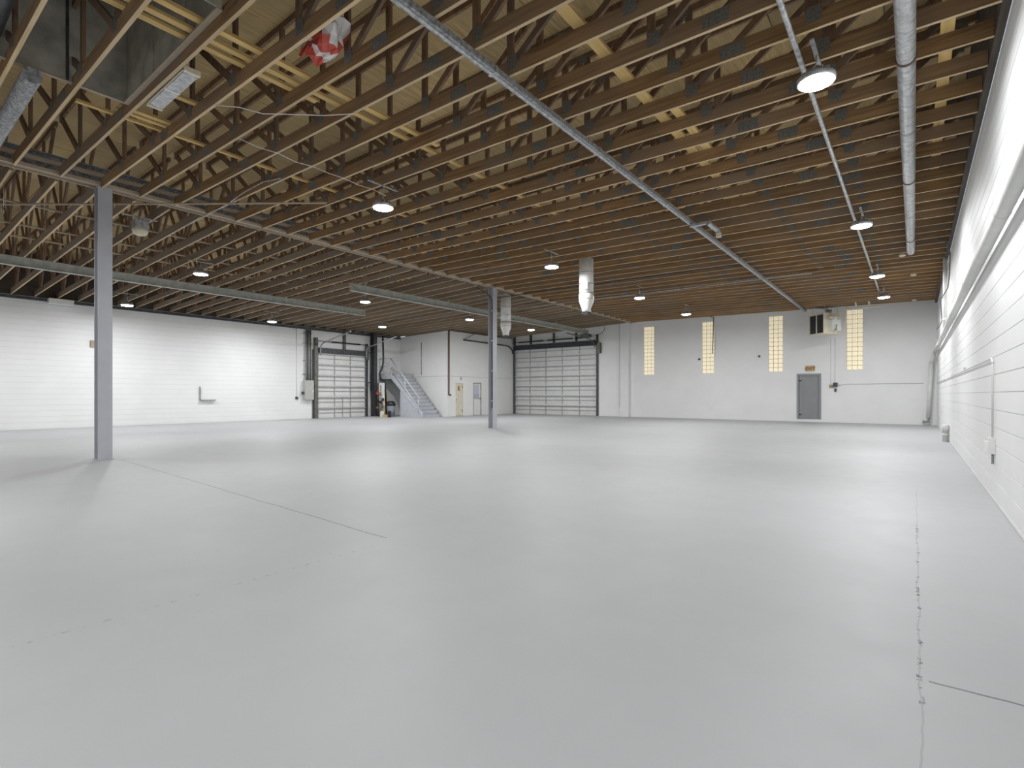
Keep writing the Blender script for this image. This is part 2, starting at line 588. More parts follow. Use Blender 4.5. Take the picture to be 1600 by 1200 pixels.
for n in range(-11, 36):
    y = 4.879 + .6096 * n
    t = thing('roof_truss', 'brown wooden roof truss between girder and white-duct wall, %s from the end wall' % nth(36 - n), 'truss', (0, y, 0), 0, GR)
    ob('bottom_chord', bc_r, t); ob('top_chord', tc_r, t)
    if -8 <= n <= 13:
        for m_ in web_r: ob('web_member', m_, t)
        for m_ in pl_r: ob('nail_plate', m_, t)
    else:
        ob('web_member', far_r, t, kind='stuff'); ob('nail_plate', far_pr, t, kind='stuff')
    for k, m_ in enumerate(sp_r):
        if random.random() < (.9 if n < 8 else .6): ob('splice_plate', m_, t, (random.uniform(-.55, .55) if n > 3 else random.uniform(-.12, .12), 0, random.uniform(-.005, .008)))
    t = thing('roof_truss', 'greyish wooden roof truss sloping from girder to far side wall, %s from the end wall' % nth(36 - n), 'truss', (0, y, 0), 0, GL)
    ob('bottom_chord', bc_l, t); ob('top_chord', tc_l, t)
    if -4 <= n <= 7:
        for m_ in web_l: ob('web_member', m_, t)
    else:
        ob('web_member', far_l, t, kind='stuff')

# ---- lateral braces lying on the bottom chords
def brace(x, y0, y1, z, wd, ht, label, mat='brace'):
    # nudge past the trusses' webs
    o = MB().box((x - wd / 2, y0, z), (x + wd / 2, y1, z + ht)).build('lateral_brace', mat)
    return tag(o, label, 'brace')


brace(-2.84, 1.3, 19.0, zr(-2.84) + CH + .001, .14, .038, 'wide yellow pine board lying across the trusses between the two conduits')
brace(.28, 1.3, 24.0, zr(.28) + CH + .001, .12, .038, 'yellow pine board lying across the truss ends beside the rim board')
brace(-6.30, 1.6, 16.0, zr(-6.3) + CH + .001, .088, .038, 'long yellow pine strip lying across the trusses beside its shorter twin')
brace(-6.48, 1.6, 4.0, zr(-6.48) + CH + .001, .088, .038, 'short yellow pine strip beside the fluorescent fixture and long pine strip')
brace(-6.06, 1.9, 5.9, zr(-6.06) + CH + .001, .088, .038, 'short orange pine strip ending under the red and white bag')
brace(-9.15, 2.0, 14.0, zr(-9.15) + CH + .001, .06, .038, 'narrow yellow pine strip on the trusses near the sagging white cable')
brace(-2.62, 7.0, 8.6, zr(-2.62) + CH + .001, .12, .038, 'short yellow pine board doubled beside the wide pine board')
for x, lb in ((-14.85, 'thin pale wood strip across the sloping trusses, closest to the girder'),
              (-16.5, 'thin pale wood strip across the sloping trusses above the row of lights'),
              (-17.6, 'thin pale wood strip across the sloping trusses beside the grey beam'),
              (-20.4, 'thin pale wood strip across the sloping trusses between grey beam and side wall')):
    brace(x, 1.5, 18.0, zl(x) + CH + .001, .07, .03, lb, 'block_wood')

# ================================================================== HIGH BAY LIGHTS
def make_light():
    t = thing('high_bay_light', '', 'light')
    MB().lathe([(.181, -.006), (.19, -.002), (.19, .04), (.185, .05), (.12, .06), (.09, .075), (.085, .13), (.05, .14)], 28).build('housing', 'galv', t)
    MB().lathe([(.06, -.030), (.12, -.026), (.165, -.015), (.178, -.005), (.17, .01)], 28).build('lens', 'led', t)
    fin = MB()
    for k in range(12):
        a = k * math.pi / 6
        fin.bar((.085 * math.cos(a), .085 * math.sin(a), .10), (.15 * math.cos(a), .15 * math.sin(a), .075), .006, .05)
    fin.build('cooling_fins', 'galv', t)
    MB().tube([(0, 0, .14), (0, 0, .175)], .025, 10).build('hook', 'galv', t)
    return t


def lamp(parent):
    L = bpy.data.lights.new('led_light', 'AREA')
    L.shape = 'DISK'; L.size = .32; L.energy = LED_WATTS; L.color = (.97, .985, 1)
    L.spread = math.radians(180)
    o = bpy.data.objects.new('led_light', L)
    C.objects.link(o); o.parent = parent; o.location = (0, 0, -.036)
    return o


ORD = ['first', 'second', 'third', 'fourth', 'fifth', 'sixth', 'seventh', 'eighth']
LROWS = [(-.85, 4.66, [-1.0, 6.55, 12.7, 18.4, 22.5], 'on the thin conduit', zr),
         (-7.7, 4.66, [-5.2, -.2, 6.1, 11.7, 17.35, 22.1], 'between columns and strut channel', zr),
         (-16.05, 4.66, [-5.2, .5, 6.3, 11.9, 17.6, 22.4], 'between the monorail beams', zl),
         (-22.05, 4.40, [.7, 6.25, 11.5], 'along the far side wall', zl)]
def hang(o, top, x=0, y=0, z0=.17):
    MB().tube([(x, y, z0), (x, y, top - .02)], .008, 6).build('hanger', 'galv', o)
    MB().box((x - .02, y - .33, top - .02), (x + .02, y + .33, top - .001)).build('crossbar', 'galv_old', o)


lp = make_light()
todo = []
first = True
for x, z, yy, where, fz in LROWS:
    for y in yy:
        o = lp if first else copy_tree(lp, (x, y, z))
        if first: o.location = (x, y, z); first = False
        k = len(yy) - 1 - yy.index(y)
        o['label'] = 'glowing high bay light ' + where + ', ' + ORD[k] + ' from the end wall'
        o['group'] = 'high bay lights ' + where
        todo.append((o, fz(x) - z))
o = copy_tree(lp, (-21.0, 16.6, 4.62), 'round white glowing high bay light above the stairs and overhead door tracks')
o['group'] = 'high bay light above the stairs'
todo.append((o, zl(-21.0) - 4.62))
for o, top in todo:
    lamp(o); hang(o, top)

# ================================================================== OVERHEAD PIPES AND CONDUITS
def pipe(name, pts, r, mat, label, cat, seg=10):
    return tag(MB().tube(pts, r, seg).build(name, mat), label, cat)


cA = pipe('conduit', [(-1.0, -8, zr(-1) - .035), (-1.0, 22.6, zr(-1) - .035)], .028, 'galv', 'thin pale conduit carrying the row of lights beside the block wall', 'conduit')
# strut channel
sc = thing('strut_channel', 'galvanised strut channel running diagonally under the trusses', 'channel', (-3.85, 0, zr(-3.85)))
MB().box((-.05, -6, -.075), (.05, 26.4, -.068)).box((-.05, -6, -.068), (-.042, 26.4, -.004)).box((.042, -6, -.068), (.05, 26.4, -.004)).build('channel_body', 'galv_old', sc)
MB().box((-.016, -6, -.09), (.016, 26.4, -.076)).build('channel_lip', 'galv', sc)
for y in (4.6, 7.1, 9.9, 14.9, 18.9):
    MB().box((-.06, y, -.082), (.06, y + .05, -.001)).build('coupling', 'galv', sc)
tb = thing('feed_trough', 'grey bent metal trough hung beside the strut channel', 'trough', (-3.6, 11.3, zr(-3.6) - .12))
MB().bar((-.25, 0, 0), (.15, 0, 0), .09, .05).build('trough_arm', 'galv', tb)
MB().bar((.13, -.03, 0), (.13, .75, 0), .09, .05).build('trough_arm', 'galv', tb)
MB().tube([(.13, .1, .02), (.13, .1, .12)], .012, 8).build('hanger', 'galv', tb)
MB().box((.08, .72, -.13), (.18, .80, -.03)).build('socket', 'cream', tb)
# big round duct
dp = thing('round_duct', 'mottled galvanised round duct hung on straps near the block wall', 'duct', (-.07, 0, zr(-.07) - .1))
MB().tube([(0, -6, 0), (0, 16.6, 0)], .085, 16).build('duct_pipe', 'galv', dp)
for y in (1.2, 7.0, 11.0, 15.2):
    MB().tube([(0, y, 0), (0, y + .04, 0)], .092, 16).build('strap', 'rust', dp)
    MB().tube([(0, y + .02, .085), (0, y + .02, .1)], .01, 6).build('strap_hanger', 'rust', dp)
for y in (3.2, 5.4, 8.9, 13.1):
    MB().tube([(0, y, 0), (0, y + .05, 0)], .088, 16).build('seam_band', 'galv_old', dp)

# monorail beams
def ibeam(name, x, y0, y1, ztop, hgt, label, rods):
    t = thing(name, label, 'beam', (x, y0, ztop))
    L = y1 - y0
    MB().box((-.08, 0, -.012), (.08, L, 0)).build('top_flange', 'beam', t)
    MB().box((-.006, 0, -hgt + .012), (.006, L, -.012)).build('beam_web', 'beam', t)
    MB().box((-.08, 0, -hgt), (.08, L, -hgt + .012)).build('bottom_flange', 'beam', t)
    for y in rods:
        MB().box((-.03, y - y0 - .02, 0), (.03, y - y0 + .02, zl(x) - ztop)).build('hanger', 'beam', t)
    return t


ibeam('monorail_beam', -18.55, -6, 13.75, zl(-18.55) - .10, .24, 'long grey monorail beam under the sloping trusses ending short of the smaller overhead door', (1, 5, 9, 13))
m2 = ibeam('monorail_beam', -14.85, 10.4, 26.4, zl(-14.85) - .12, .24, 'grey monorail beam running from the trusses to the top of the big overhead door', (11, 15, 19, 23, 26))
op = thing('hoist_motor', 'grey green hoist motor at the end of the monorail above the big overhead door', 'motor', (-14.85, 26.1, zl(-14.85) - .55))
MB().box((-.25, -.25, 0), (.25, .25, .18)).build('motor_case', 'trackolive', op)
MB().tube([(-.3, 0, .1), (.32, 0, .1)], .07, 12).build('motor_shaft', 'darksteel', op)
MB().box((-.04, -.04, .18), (.04, .04, .188)).build('bracket', 'galv_old', op)
MB().tube(arc((.25, 0, .1), (1.2, .3, .1), (.9, .5, .6)), .012, 6).build('cable', 'black', op)
# thin pipes across the trusses
pipe('sprinkler_pipe', [(-13.9, 17.6, 4.90), (-6.0, 17.6, 4.85), (-2.4, 17.6, 4.83)], .02, 'galv_old', 'thin grey pipe crossing under the trusses behind the far duct drop', 'pipe', 8)
pipe('sprinkler_pipe', [(-13.0, 15.6, 4.99), (-8.0, 15.6, 4.96), (-3.9, 15.6, 4.92)], .018, 'darksteel', 'thin dark pipe crossing under the trusses from the far column', 'pipe', 8)
pipe('sprinkler_pipe', [(-15.2, 1.2, 4.98), (-11.4, 4.3, 5.04), (-9.2, 5.9, 5.03)], .02, 'block_wood', 'pale stick laid diagonally under the trusses behind the bare column', 'stick', 8)
# sagging white cable near the shaft
cab = []
for i in range(-2, 3):
    y = 4.879 + .6096 * i
    cab += [(-8.0, y, zr(-8) - .008), (-8.0, y + .3, zr(-8) - .008 - (.012 + .01 * (i % 3)))]
pipe('white_cable', cab, .005, 'white', 'thin white cable sagging from truss to truss', 'cable', 6)
pipe('white_cable', [(-7.3, 3.05, 5.06), (-7.0, 3.2, 5.0), (-6.85, 3.45, 4.97), (-6.8, 3.66, 5.04), (-6.3, 4.0, 5.0), (-6.0, 4.27, 5.04)], .006, 'white', 'short looping white cable stapled between two trusses', 'cable', 6)
pipe('flexible_conduit', [(-9.0, 4.85, 5.12), (-9.6, 4.84, 5.2), (-10.3, 4.83, 5.18), (-11.0, 4.84, 5.12), (-12.0, 4.84, 5.09), (-13.2, 4.84, 5.08)], .011, 'galv', 'grey flexible conduit lying against a truss chord near the girder', 'conduit', 8)

# duct drops
def drop(x, y, label):
    t = thing('duct_drop', label, 'duct', (x, y, 3.57))
    top = zr(x) - 3.57
    MB().lathe([(.20, .48), (.20, top)], 24).build('duct_pipe', 'whitepipe', t)
    MB().lathe([(.125, 0), (.13, .1), (.205, .3), (.215, .42), (.205, .52)], 24).build('wrap', 'insul', t)
    for z in (.36, .52, .78, 1.1):
        MB().lathe([(.216, z), (.219, z + .008), (.216, z + .016)], 24).build('strap', 'galv_old', t)
    MB().box((-.02, -.225, .62), (.16, -.195, .80)).build('access_panel', 'white', t)
    MB().box((-.10, -.10, -.07), (.10, .10, 0)).build('damper', 'black', t)
    return t


drop(-7.35, 12.95, 'white wrapped vertical duct drop in the middle of the trusses')
drop(-12.75, 16.1, 'white wrapped vertical duct drop just behind the far steel column')

# ================================================================== ROOF SHAFT CORNER
sh = thing('roof_shaft', 'dull grey sheet metal shaft rising through the trusses', 'shaft', (0, 0, 0))
sx0, sx1, sy0, sy1, sz0, sz1 = -8.47, -5.62, .47, 2.405, 5.19, 7.0
MB().box((sx0, sy1 - .012, sz0), (sx1, sy1, sz1)).build('shaft_panel', 'shaft', sh)
MB().box((sx0, sy0, sz0), (sx0 + .012, sy1 - .013, sz1)).build('shaft_panel', 'shaft', sh)
MB().box((sx1 - .012, sy0, sz0), (sx1, sy1 - .013, sz1)).build('shaft_panel', 'shaft', sh)
MB().box((sx0, sy0 - .012, sz0), (sx1, sy0, sz1)).build('shaft_panel', 'shaft', sh)
MB().box((sx0, sy0, sz1), (sx1, sy1, sz1 + .02)).build('shaft_lid', 'shaft', sh)
for x in (-7.5, -6.5):
    MB().box((x, sy1 - .03, sz0), (x + .03, sy1 - .013, sz1)).build('seam', 'shaft', sh)
for y in (1.0, 1.75):
    MB().box((sx0 + .013, y, sz0), (sx0 + .03, y + .03, sz1)).build('seam', 'darksteel', sh)
MB().box((sx0, sy1 - .05, sz0 - .014), (sx1, sy1 + .01, sz0)).build('lip', 'block_wood', sh)
MB().box((sx0 - .01, sy0, sz0 - .014), (sx0 + .05, sy1 - .051, sz0)).build('lip', 'block_wood', sh)
pipe('vent_pipe', [(-13.0, 1.42, 5.02), (-8.35, 1.42, 5.06)], .095, 'galv_old', 'thick blackened grey pipe leaving the roof shaft under the trusses', 'pipe', 16)
pipe('vent_pipe', [(-8.3, 1.05, 5.36), (-6.2, 1.05, 5.4)], .09, 'darksteel', 'thick dark pipe crossing inside the roof shaft', 'pipe', 16)
fx = thing('fluorescent_fixture', 'white two-panel fluorescent fixture against a truss beside the roof shaft', 'light fixture', (-7.42, 2.58, zr(-7.15) - .005))
MB().box((-.62, -.09, .02), (.62, .09, .06)).build('fixture_body', 'cream', fx)
MB().box((-.57, -.075, .006), (-.02, .075, .02)).build('diffuser', 'galv', fx)
MB().box((.02, -.075, .006), (.57, .075, .02)).build('diffuser', 'galv', fx)
MB().box((-.62, -.09, 0), (-.58, .09, .02)).build('end_cap', 'cream', fx)
MB().box((.58, -.09, 0), (.62, .09, .02)).build('end_cap', 'cream', fx)
MB().box((-.015, -.085, 0), (.015, .085, .02)).build('divider', 'white', fx)
for i, (x, y, dx, dy) in enumerate([(-7.9, 2.745, 0, .34), (-8.95, 2.745, 0, .34), (-8.8, 2.745, 0, .34)]):
    o = MB().bar((x - dx, y - dy, zr(x) + .2005), (x + dx, y + dy, zr(x) + .2005), .088, .038).build('wood_block', 'brace')
    tag(o, ['short yellow wood block next to the fluorescent fixture', 'short yellow wood block between trusses, the one farther from the fluorescent fixture', 'middle one of three short yellow wood blocks between two trusses'][i], 'wood block')

# crumpled bag on a chord
bag = thing('plastic_bag', 'crumpled red and white plastic bag stuffed between the trusses', 'bag', (-5.4, 3.42, zr(-5.4) + CH + .14))
def crumple(r, seed, sx=1, sy=1, sz=1, part=None):
    rnd = random.Random(seed)
    v, f = [], []
    nu, nv = 14, 9
    for j in range(nv + 1):
        th = math.pi * j / nv
        for i in range(nu):
            ph = 2 * math.pi * i / nu
            rr = r * (.72 + .5 * rnd.random())
            v.append((sx * rr * math.sin(th) * math.cos(ph), sy * rr * math.sin(th) * math.sin(ph), sz * rr * math.cos(th)))
    for j in range(nv):
        for i in range(nu):
            f.append((j * nu + i, (j + 1) * nu + i, (j + 1) * nu + (i + 1) % nu, j * nu + (i + 1) % nu))
    return v, f


v, f = crumple(.25, 3, 1.45, .8, .95)
bm_ = MB().poly(v, f).build('bag_body', 'bagwhite', bag)
bm_.data.materials.append(M['red'])
for p in bm_.data.polygons:
    c = p.center
    p.material_index = 1 if math.sin(17 * c.x + 9 * c.z) + .8 * math.sin(21 * c.z + 6 * c.y) > .35 else 0
for a in (-.5, .2, .9):
    MB().bar((0, -.15, -.1), (.3 * math.sin(a), -.2, -.26), .07, .006, (0, 1, 0)).build('bag_strip', 'red', bag)

# old floodlight by the near column
fl = thing('old_floodlight', 'old grey lamp with ribbed glass bowl hung behind the bare column', 'light fixture', (-13.35, 4.02, 4.72))
MB().box((-.15, -.13, .13), (.15, .13, .30)).build('lamp_housing', 'galv_old', fl)
MB().lathe([(.05, -.02), (.11, .0), (.15, .06), (.15, .13)], 20).build('glass_bowl', 'cream', fl)
hang(fl, zl(-13.35) - 4.72, 0, 0, .3)
pw = thing('pull_hook', 'thin wire with a metal hook hanging from the trusses beside the girder', 'hook', (-13.2, 1.85, 4.55))
MB().tube([(0, 0, .1), (0, 0, zl(-13.2) - 4.55)], .006, 6).build('wire', 'galv', pw)
MB().tube([(0, 0, .1), (.03, 0, .05), (0, 0, 0), (-.03, 0, .05), (0, 0, .1)], .008, 6).build('hook_ring', 'galv', pw)
for i, (x, y) in enumerate([(-.25, 17.2), (-.02, 20.2), (-.0, 25.6)]):
    o = MB().lathe([(.07, 0), (.08, .03), (.05, .06)], 14, (x, y, zr(x) - .06)).build('smoke_detector', 'cream')
    tag(o, ['small cream round detector under the trusses beside the second last light', 'small cream round detector under the trusses between the last two lights', 'small tan round detector close to the end wall corner'][i], 'detector')

# ================================================================== END WALL: WINDOWS, DOOR, SIGN
blk = None
for i, (a, b) in enumerate(WINS):
    wf = struct('window_%d' % (i + 1), MB().box((a, YB + .06, WZ0), (b, YB + .1, WZ1)), plain('tan_grout', (.34, .29, .19), .7))
    nx_, nz_ = 3, 13
    cw, chh = (b - a) / nx_, (WZ1 - WZ0) / nz_
    if blk is None:
        g = .008
        e = .02
        pts = [(g, .05, g), (cw - g, .05, g), (cw - g, .05, chh - g), (g, .05, chh - g),
               (g + e, 0, g + e), (cw - g - e, 0, g + e), (cw - g - e, 0, chh - g - e), (g + e, 0, chh - g - e)]
        blk = MB().poly(pts, [(4, 5, 6, 7), (0, 1, 5, 4), (1, 2, 6, 5), (2, 3, 7, 6), (3, 0, 4, 7)]).mesh('glass_block', 'glass')
    for r in range(nz_):
        for q in range(nx_):
            ob('glass_block', blk, wf, (a + q * cw, YB + .012, WZ0 + r * chh))

dr = thing('door_1', '', '', (0, 0, 0))
for k in ('label', 'category'): del dr[k]
dr['kind'] = 'structure'
fr = MB()
fr.box((DX0, YB - .02, DZ0), (DX0 + .075, YB + .12, DZ1)).box((DX1 - .075, YB - .02, DZ0), (DX1, YB + .12, DZ1)).box((DX0 + .075, YB - .02, DZ1 - .075), (DX1 - .075, YB + .12, DZ1))
fr.build('door_frame', 'greyframe', dr)
lf = MB().box((DX0 + .08, YB + .06, DZ0 + .012), (DX1 - .08, YB + .1, DZ1 - .08)).build('door_leaf', 'greydoor', dr)
for z in (.30, 1.86):
    MB().box((DX0 + .07, YB + .045, z), (DX0 + .19, YB + .06, z + .045)).build('hinge', 'black', lf)
MB().box((DX0 + .09, YB + .05, .16), (DX0 + .17, YB + .06, 2.1)).build('edge_plate', 'greyframe', lf)
MB().box((DX0, YB + .0, DZ0 - .012), (DX1, YB + .12, DZ0)).build('threshold', 'galv', dr)

sg = thing('exit_sign', 'small tan sign reading EXIT above the grey door', 'sign', (-3.75, YB, 2.31))
MB().box((-.18, -.05, 0), (.18, 0, .25)).build('sign_box', 'sign', sg)
MB().box((-.165, -.055, .015), (.165, -.05, .235)).build('sign_face', plain('sign_face', (.62, .44, .22), .5, 0, .1, 20), sg)


def text_obj(txt, size, mat, parent, loc, rz=0, name='lettering'):
    cu = bpy.data.curves.new('lettering', 'FONT')
    cu.body = txt; cu.size = size; cu.align_x = 'CENTER'; cu.extrude = .002; cu.offset = .006
    tmp = bpy.data.objects.new('lettering', cu)
    C.objects.link(tmp)
    dg = bpy.context.evaluated_depsgraph_get()
    me = bpy.data.meshes.new_from_object(tmp.evaluated_get(dg))
    bpy.data.objects.remove(tmp)
    me.materials.clear(); me.materials.append(M[mat])
    o = ob(name, me, parent, loc)
    o.rotation_euler = (math.pi / 2, 0, rz)
    return o


text_obj('EXIT', .19, 'signletter', sg, (0, -.058, .055))
for s in (-1, 1):
    MB().poly([(s * .135, -.057, .125), (s * .122, -.057, .165), (s * .122, -.057, .085)], [(0, 1, 2), (2, 1, 0)]).build('arrow', 'signletter', sg)

# unit heater
ht = thing('unit_heater', 'cream gas unit heater with dark louvred front hung near the end wall', 'heater', (-3.3, 25.6, 3.80), math.radians(-42))
MB().box((-.42, .0, 0), (.42, .75, .88)).build('heater_case', 'cream', ht)
MB().box((-.42, -.03, 0), (.42, 0, .05)).box((-.42, -.03, .83), (.42, 0, .88)).box((-.42, -.03, .05), (-.38, 0, .83)).box((.38, -.03, .05), (.42, 0, .83)).box((-.02, -.03, .05), (.02, 0, .83)).build('louver_frame', 'cream', ht)
MB().box((-.38, -.004, .05), (.38, -.001, .83)).build('louver_recess', 'black', ht)
for k in range(9):
    z = .09 + k * .085
    MB().bar((-.38, -.018, z), (.38, -.018, z), .028, .006, (0, .6, .8)).build('louver', 'darksteel', ht)
MB().box((.42, .2, .12), (.62, .62, .58)).build('burner_box', 'white', ht)
MB().tube([(.52, .4, .58), (.52, .4, .70)], .1, 16).build('fan_housing', 'white', ht)
MB().box((.42, .1, .62), (.60, .66, .70)).build('shelf_bracket', 'cream', ht)
MB().tube([(.62, .3, .15), (.74, .3, .15), (.74, .3, .35)], .025, 8).build('gas_valve', 'brass', ht)
MB().tube([(.1, .5, .88), (.1, .5, 1.06)], .11, 16).build('flue', 'galv', ht)
MB().tube([(.1, .5, 1.05), (.1, .5, 1.17)], .10, 16).build('flue', 'galv', ht)
for (x, y) in ((-.35, .08), (.35, .08), (-.35, .68), (.35, .68)):
    hang(ht, zr(-3.2) - 3.80, x, y, .88)
gp = thing('gas_pipe', 'thin cream gas pipe with two hangers beside the unit heater', 'pipe', (0, 0, 0))
gx = -2.25
MB().tube([(gx, 25.5, 4.28), (gx, 25.5, 4.78), (-1.05, 25.5, 4.78)], .03, 8).build('pipe_run', 'cream', gp)
for x in (-1.9, -1.45):
    MB().box((x - .03, 25.48, 4.80), (x + .03, 25.52, zr(x) - .02)).build('hanger', 'white', gp)
    MB().box((x - .02, 25.2, zr(x) - .02), (x + .02, 25.85, zr(x) - .001)).build('crossbar', 'white', gp)
dcd = pipe('drop_conduit', [(-7.9, 26.62, 5.06), (-7.95, 26.62, 3.35), (-7.95, 26.62, 3.28)], [.022, .022, .03], 'darksteel', 'dark rod hanging from the trusses beside a glass block window', 'rod', 8)
MB().box((-7.93, 26.18, zr(-7.9) - .02), (-7.87, 26.66, zr(-7.9) - .001)).build('crossbar', 'darksteel', dcd)
sw = thing('wall_switches', 'cluster of small dark switch boxes on the end wall beside the grey door', 'switch', (-2.85, YB, 1.55))
MB().box((-.16, -.05, .0), (-.02, 0, .12)).build('switch_box', 'brass', sw)
MB().box((.0, -.09, .02), (.16, 0, .22)).build('switch_box', 'darksteel', sw)
MB().box((.04, -.05, -.18), (.12, 0, -.04)).build('switch_box', 'darksteel', sw)
MB().tube([(-.1, -.012, .12), (-.1, -.012, 2.2)], .009, 6).build('wire', 'whitepipe', sw)
MB().tube([(.06, -.012, .22), (.06, -.012, 2.2)], .009, 6).build('wire', 'whitepipe', sw)
pipe('wall_conduit', [(-2.68, YB - .012, 1.63), (-2.4, YB - .012, 1.70), (.3, YB - .012, 1.70)], .011, 'mortar', 'thin white conduit along the end wall from the switches to the corner', 'conduit', 6)
for x, z, lb in ((-8.75, 3.06, 'small dark disc on the end wall beside a glass block window'), (-5.9, 3.08, 'tiny dark hook on the end wall between two glass block windows')):
    tag(MB().lathe([(.05, 0), (.055, .05)], 12).build('dark_disc', 'darksteel'), lb, 'disc').matrix_world = Matrix.Translation((x, YB - .05, z)) @ Matrix.Rotation(-math.pi / 2, 4, 'X')

# ================================================================== OVERHEAD DOORS
def overhead_door(name, label, loc, rz, width, secs, hsec, cols, wicket=False):
    """door in its own frame: local x along the wall, y into the room is negative"""
    t = thing(name, label, 'overhead door', loc, rz)
    for i in range(secs):
        z0, z1 = i * hsec + .004, (i + 1) * hsec - .004
        sec = MB().box((0, .02, z0), (width, .06, z1)).build('door_section', 'overhead', t)
        MB().box((.02, -.022, z0 + hsec * .46), (width - .02, .02, z0 + hsec * .50)).build('section_rib', 'strut', sec)
        # strut along the top of the section
        MB().box((.0, -.055, z1 - .05), (width, .02, z1 - .035)).box((.0, -.055, z1 - .09), (width, -.045, z1 - .05)).build('section_strut', 'strut', sec)
        for k in range(cols + 1):
            x = min(max(width * k / cols, .035), width - .035)
            MB().box((x - .025, -.008, z0 + .01), (x + .025, .02, z1 - .1)).build('section_stile', 'strut' if k % cols else 'galv', sec)
            MB().box((x - .035, -.02, z1 - .10), (x + .035, -.001, z1 - .092)).build('hinge', 'galv_old', sec)
    MB().box((0, -.01, 0), (width, .05, .0035)).build('bottom_seal', 'black', t)
    return t


bd = overhead_door('overhead_door', 'wide pale sectional overhead door with seven rows between steel tracks', (BX0 + .02, YB + .03, 0), 0, BX1 - BX0 - .04, 7, .608, 5)
tr_ = MB().box((BX0 - .03, YB - .09, 0), (BX0 + .05, YB - .03, BZ + .1)).build('door_jamb', 'darksteel')
tag(tr_, 'dark steel jamb of the wide overhead door beside the office wall', 'door jamb')
tr_ = MB().box((BX1 - .05, YB - .09, 0), (BX1 + .06, YB - .002, 4.75)).build('door_jamb', 'darksteel')
tag(tr_, 'dark steel jamb of the wide overhead door on its open wall side', 'door jamb')
MB().box((BX1 + .07, YB - .2, 3.65), (BX1 + .25, YB - .001, 4.25)).build('chain_hoist', 'trackolive', tr_)
hd = MB().box((BX0 + .055, YB - .10, BZ - .20), (BX1 - .055, YB - .03, BZ + .10)).build('door_header', plain('dark_blue_steel', (.05, .056, .07), .9, 0, .2, 6))
tag(hd, 'dark blue steel header across the wide overhead door', 'header')
ts = thing('torsion_shaft', 'black torsion spring shaft on upright brackets above the wide overhead door', 'shaft', (0, 0, 0))
MB().tube([(BX0 + .02, YB - .2, 4.60), (BX1 - .1, YB - .2, 4.60)], .018, 8).build('shaft_rod', 'darksteel', ts)
for a, b in ((-20.2, -18.3), (-18.0, -16.2), (-16.0, -15.2)):
    MB().tube([(a, YB - .2, 4.60), (b, YB - .2, 4.60)], .042, 10).build('spring', 'black', ts)
for x in (-20.65, -19.35, -17.6, -16.0):
    MB().box((x - .04, YB - .16, 4.45), (x + .04, YB - .001, 5.05)).build('shaft_bracket', 'darksteel' if x != -17.6 else 'trackolive', ts)
# horizontal tracks
tk = thing('door_track', 'dark overhead door track along the office wall on hangers', 'track', (0, 0, 0))
MB().tube([(XO + .08, 26.88, 3.9), (XO + .08, 26.86, 4.12)] + arc((XO + .08, 26.8, 4.15), (XO + .08, 26.6, 4.36), (XO + .08, 26.2, 4.38)) + [(XO + .08, 22.2, 4.42)], .04, 8).build('track_rail', 'darksteel', tk)
for y in (22.25, 24.9):
    MB().bar((XO + .08, y, 4.44), (XO + .08, y, zl(XO) - .001), .03, .03).build('track_hanger', 'darksteel', tk)
MB().bar((XO + .08, 22.3, 4.46), (XO + .08, 23.2, zl(XO) - .005), .025, .025).build('track_brace', 'darksteel', tk)
tk = thing('door_track', 'tan overhead door track hung below the monorail beam', 'track', (0, 0, 0))
MB().tube([(BX1 - .1, 26.9, 4.0), (BX1 - .1, 26.88, 4.15)] + arc((BX1 - .1, 26.84, 4.2), (BX1 - .1, 26.6, 4.42), (BX1 - .15, 26.0, 4.46)) + [(BX1 - .15, 23.9, 4.55)], .035, 8).build('track_rail', 'trackolive', tk)
MB().bar((BX1 - .15, 24.0, 4.55), (BX1 - .15, 24.0, zl(BX1) - .001), .04, .04).build('track_hanger', 'trackolive', tk)

# smaller door in the side wall (faces +x)
sd = overhead_door('overhead_door', 'tall pale sectional overhead door with wicket panel in the side wall', (XL + .065, 18.35, 0), math.radians(-90), 3.0, 6, .573, 3)
sd.rotation_euler = (0, 0, math.radians(90)); sd.location = (XL + .07, 15.36, 0)
for x in (1.5,):
    MB().box((x - .02, -.01, .02), (x + .02, .019, 1.12)).build('wicket_post', 'strut', sd)
jb = MB().box((XL + .001, 15.15, 0), (XL + .12, 15.35, 4.22)).build('door_jamb', 'trackolive')
tag(jb, 'olive steel track post of the tall overhead door beside the electrical box', 'door jamb')
MB().box((XL + .03, 15.08, 0), (XL + .06, 15.148, 3.6)).build('jamb_edge', 'darksteel', jb)
MB().box((XL + .12, 15.16, 3.8), (XL + .2, 15.3, 4.2)).build('pulley_box', 'darksteel', jb)
jb = MB().box((XL + .001, 18.38, 0), (XL + .12, 18.50, 4.12)).build('door_jamb', 'darksteel')
tag(jb, 'dark steel track post of the tall overhead door beside the dark column', 'door jamb')
MB().box((XL + .12, 18.3, 3.2), (XL + .2, 18.5, 4.0)).build('chain_guard', 'trackolive', jb)
hd = MB().box((XL + .001, 15.36, 3.445), (XL + .13, 18.37, 3.71)).build('door_header', 'darksteel')
tag(hd, 'dark steel header across the tall overhead door in the side wall', 'header')
ts = thing('torsion_shaft', 'dark torsion shaft above the tall overhead door on a rusty post', 'shaft', (0, 0, 0))
MB().tube([(XL + .2, 15.3, 4.05), (XL + .2, 18.4, 4.05)], .018, 8).build('shaft_rod', 'darksteel', ts)
MB().tube([(XL + .2, 16.1, 4.05), (XL + .2, 17.9, 4.05)], .04, 10).build('spring', 'black', ts)
MB().box((XL + .001, 16.9, 3.72), (XL + .16, 17.02, 4.59)).build('center_post', 'trackolive', ts)
